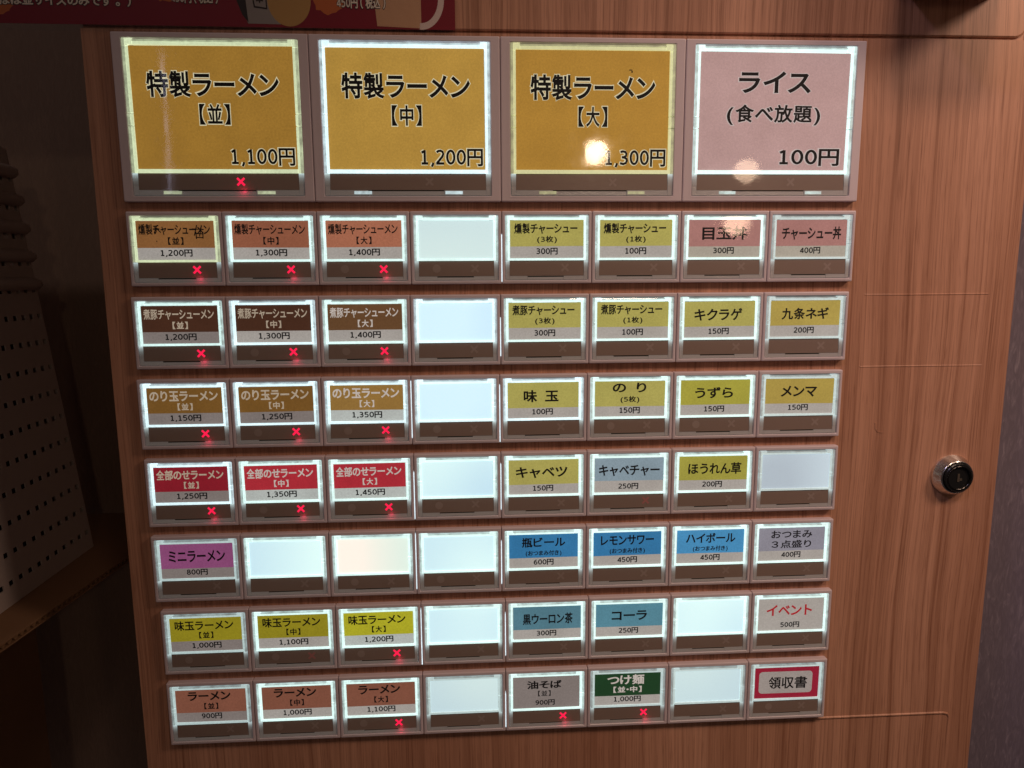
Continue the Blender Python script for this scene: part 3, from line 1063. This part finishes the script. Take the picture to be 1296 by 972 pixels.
# px on the panel -> metres handled with the measured spots
pcap('note_lettering', '（油そばは並サイズのみです。）', -0.2055, 0.0110, 0.0720, 0.0050, .03)
pcap('price_lettering', '450円（税込）', -0.1407, 0.0129, 0.0212, 0.0046, .03)
pcap('price_lettering', '450円（税込）', -0.0644, 0.0118, 0.0226, 0.0048, .03)


def blob(cx, cz, rx, rz, n=26, j=.18, seed=1):
    rr = random.Random(seed)
    return [(cx + rx * math.cos(a) * (1 + rr.uniform(-j, j)), cz + rz * math.sin(a) * (1 + rr.uniform(-j, j))) for a in [2 * math.pi * i / n for i in range(n)]]


flat('flame_print', blob(-0.2290, 0.0085, .006, .0036, seed=2), -0.00115, FLAME, .00003)
flat('flame_print', blob(-0.1530, 0.0150, .006, .0042, seed=3), -0.00115, FLAME, .00003)
flat('flame_print', blob(-0.0790, 0.0130, .0075, .0062, seed=4), -0.00115, FLAME, .00003)
CAN = plain('can_silver', (0.34, 0.29, 0.28), 0.45, bump=0.3)
DRINK = plain('drink_amber', (0.58, 0.32, 0.10), 0.5)
MUG = plain('mug_print', (0.68, 0.38, 0.22), 0.5, bump=0.4, bscale=250)
HANDLE = plain('handle_print', (0.82, 0.64, 0.60), 0.45)
flat('can_print', [(-0.1170, .0020), (-0.1020, .0018), (-0.1010, .0300), (-0.1280, .0300)], -0.00118, CAN, .00003)
flat('can_shade', [(-0.1195, .0060), (-0.1168, .0024), (-0.1190, .0300), (-0.1285, .0300)], -0.00119, DARK, .00002)
fr = [(-0.1140, .0090), (-0.1078, .0082), (-0.1085, .0300), (-0.1170, .0300)]
flat('can_frame', fr, -0.00121, DARK, .00002)
flat('can_panel', [(-0.1134, .0097), (-0.1084, .0090), (-0.1091, .0300), (-0.1164, .0300)], -0.00123, CAN, .00002)
lettering('can_lettering', '本', -0.1112, .0130, .0036, .0040, -0.00126, DARK, poster, .03)
lettering('can_lettering', '搾', -0.1118, .0185, .0036, .0042, -0.00126, DARK, poster, .03)
flat('drink_print', [(-0.0977 + .0100 * math.cos(a), .0125 + .0116 * math.sin(a)) for a in [2 * math.pi * i / 36 for i in range(36)]], -0.00119, DRINK, .00003)
flat('mug_print', [(-0.0572, .0016), (-0.0365, .0008), (-0.0365, .030), (-0.0600, .030)], -0.00117, MUG, .00003)
mb = MB()
ring = [(-0.0365 + .0001 + .0108 * math.cos(a), .0140 + .0138 * math.sin(a)) for a in [math.radians(-95 + 190 * i / 24) for i in range(25)]]
ring2 = [(-0.0365 + .0001 + .0080 * math.cos(a), .0142 + .0110 * math.sin(a)) for a in [math.radians(-95 + 190 * i / 24) for i in range(25)]]
b0 = ring + ring2[::-1]
V = [(x, -0.00118, z) for x, z in ring] + [(x, -0.00118, z) for x, z in ring2]
F = [(i, i + 1, 25 + i + 1, 25 + i) for i in range(24)]
mesh_obj('mug_handle_print', V, F, HANDLE, poster)

# ------------------------------------------------------------------ things on the left: carton, cardboard sheet, perforated tower
ZC = -0.22
CARD = plain('cardboard', (0.30, 0.165, 0.085), 0.8, bump=0.35, bscale=160)
sheet = empty('cardboard_sheet', (-0.27, 0.05, ZC))
sheet['label'] = 'corrugated cardboard sheet under the white perforated tower'
sheet['category'] = 'cardboard'
X1 = 0.012          # right edge relative to the sheet
YA, YB = -0.42, 0.165


def skew(x, y):     # the right edge runs slightly askew
    return x + 0.10 * (y - 0.0) * 0.9


for nm, z0, z1 in (('top_liner', -.0007, 0), ('bottom_liner', -.0041, -.0034)):
    V = []
    for z in (z0, z1):
        V += [(-0.42, YA, z), (skew(X1, YA), YA, z), (skew(X1, YB), YB, z), (-0.42, YB, z)]
    F = [(3, 2, 1, 0), (4, 5, 6, 7), (0, 1, 5, 4), (1, 2, 6, 5), (2, 3, 7, 6), (3, 0, 4, 7)]
    mesh_obj(nm, V, F, CARD, sheet)
V, F = [], []
n = 900
for i in range(n + 1):
    y = YA + (YB - YA) * i / n
    z = -.0020 + .0012 * math.sin(2 * math.pi * (y - YA) / .0047)
    xr = skew(X1, y) - .0004
    V += [(xr - .03, y, z - .00018), (xr, y, z - .00018), (xr, y, z + .00018), (xr - .03, y, z + .00018)]
for i in range(n):
    a, b = 4 * i, 4 * i + 4
    F += [(a + 1, b + 1, b + 2, a + 2), (a + 2, b + 2, b + 3, a + 3), (a, b, b + 1, a + 1)]
mesh_obj('fluting', V, F, CARD, sheet)

carton = empty('carton', (-0.30, 0.02, -0.46))
carton['label'] = 'dim brown carton standing under the cardboard sheet'
carton['category'] = 'box'
m = MB()
m.box(-0.32, -0.022, -0.30, 0.108, 0, 0.232)
m.build('carton_body', CARD, carton)
tower = empty('perforated_tower', (-0.285, 0.141, ZC + .0003))
tower['label'] = 'tapering white plastic tower with rows of square holes and ribbed top'
tower['category'] = 'plastic tower'
WHITEP = plain('white_plastic', (0.52, 0.44, 0.41), 0.5, bump=0.15, bscale=300)
SIDE = 0.215
TH = 0.268          # height
TAPER = 0.019


def tpos(face, s, z, inset=0.0):
    """point on one of the four faces: s runs 0..1 along the face, z height"""
    k = TAPER * z / TH + inset
    a, b = k, SIDE - k
    if face == 0:      # faces +X, runs from back to front
        return (-a, -(a + (b - a) * s), z)
    if face == 1:      # faces -Y
        return (-(a + (b - a) * s), -b, z)
    if face == 2:      # faces -X
        return (-b, -(b - (b - a) * s), z)
    return (-(b - (b - a) * s), -a, z)


def hole_rows():
    rows = []
    z = 0.0125
    while z < 0.262:
        rows.append(z)
        z += 0.0168 if z < 0.2 else 0.0178
    return rows


HR = hole_rows()
NC = 23
HW, HHT = 0.47, 0.0016


def face_mesh(face, inset, drop):
    V, F = [], []
    sx = [0.0]
    for c in range(NC):
        cc = (c + .5) / NC
        sx += [cc - HW / 2 / NC, cc + HW / 2 / NC]
    sx.append(1.0)
    zz = [0.0]
    for z in HR:
        zz += [z - HHT, z + HHT]
    zz.append(TH)
    for z in zz:
        for s in sx:
            V.append(tpos(face, s, z, inset))
    n = len(sx)
    for k in range(len(zz) - 1):
        for i in range(n - 1):
            if drop and k % 2 == 1 and i % 2 == 1:
                continue
            F.append((k * n + i, k * n + i + 1, (k + 1) * n + i + 1, (k + 1) * n + i))
    return V, F


for face in range(4):
    V, F = face_mesh(face, 0, True)
    o = mesh_obj('perforated_side', V, F, WHITEP, tower)
    md = o.modifiers.new('thickness', 'SOLIDIFY')
    md.thickness = 0.0008
    md.offset = 1 if False else -1
    # raised upright ribs between some columns
    mb = MB()
    for c in range(0, NC + 1, 2):
        s = min(max(c / NC, 0.004), .996)
        p0, p1 = tpos(face, s - .003, 0), tpos(face, s + .003, 0)
        q0, q1 = tpos(face, s - .003, .205), tpos(face, s + .003, .205)
        nrm = [(.0007, 0, 0), (0, -.0007, 0), (-.0007, 0, 0), (0, .0007, 0)][face]
        b = len(mb.v)
        for p in (p0, p1, q1, q0):
            mb.v.append(p)
        for p in (p0, p1, q1, q0):
            mb.v.append(tuple(p[i] + nrm[i] for i in range(3)))
        mb.f += [(b + 4, b + 5, b + 6, b + 7), (b, b + 1, b + 5, b + 4), (b + 1, b + 2, b + 6, b + 5), (b + 2, b + 3, b + 7, b + 6), (b + 3, b, b + 4, b + 7)]
    mb.build('upright_rib', WHITEP, tower)
# near-black block added inside; its colour stands for shade in the holes
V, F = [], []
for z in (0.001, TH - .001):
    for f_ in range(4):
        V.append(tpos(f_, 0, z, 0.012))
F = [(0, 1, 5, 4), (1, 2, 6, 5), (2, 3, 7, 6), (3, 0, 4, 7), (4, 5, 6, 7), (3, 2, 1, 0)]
mesh_obj('dark_filler', V, F, plain('inner_dark', (0.02, 0.017, 0.016), 0.8), tower)
# rounded collars round the upper part
for k, z in enumerate((0.186, 0.2035, 0.221, 0.2385, 0.2555)):
    ks = TAPER * z / TH
    prof = [(0.0, -.0052), (.0046, -.0050), (.0070, -.0026), (.0066, .0004), (.0030, .0026), (-.002, .0036)]
    mb = MB()
    ls = []
    for d, dz in prof:
        a = ks - d
        lo = rrect(-(SIDE - a), -a, -(SIDE - a), -a, .006 + max(d, 0), 0, 5)
        ls.append([(x, zz_, z + dz) for x, _, zz_ in lo])
    mb.loops(ls)
    mb.build('collar', WHITEP, tower, smooth=True)
m = MB()
a = TAPER
lo = rrect(-(SIDE - a), -a, -(SIDE - a), -a, .004, 0, 4)
m.loops([[(x, y, TH - .0005) for x, _, y in lo], [(x, y, TH + .001) for x, _, y in lo]], close_front=True, close_back=True)
m.build('top_plate', WHITEP, tower)
print('objects', len(bpy.data.objects), 'tris', sum(len(p.vertices) - 2 for o in bpy.data.objects if o.type == 'MESH' for p in o.data.polygons))
for mt in bpy.data.materials:
    mt.cycles.emission_sampling = 'AUTO' if mt.name.startswith('glow_') else 'NONE'
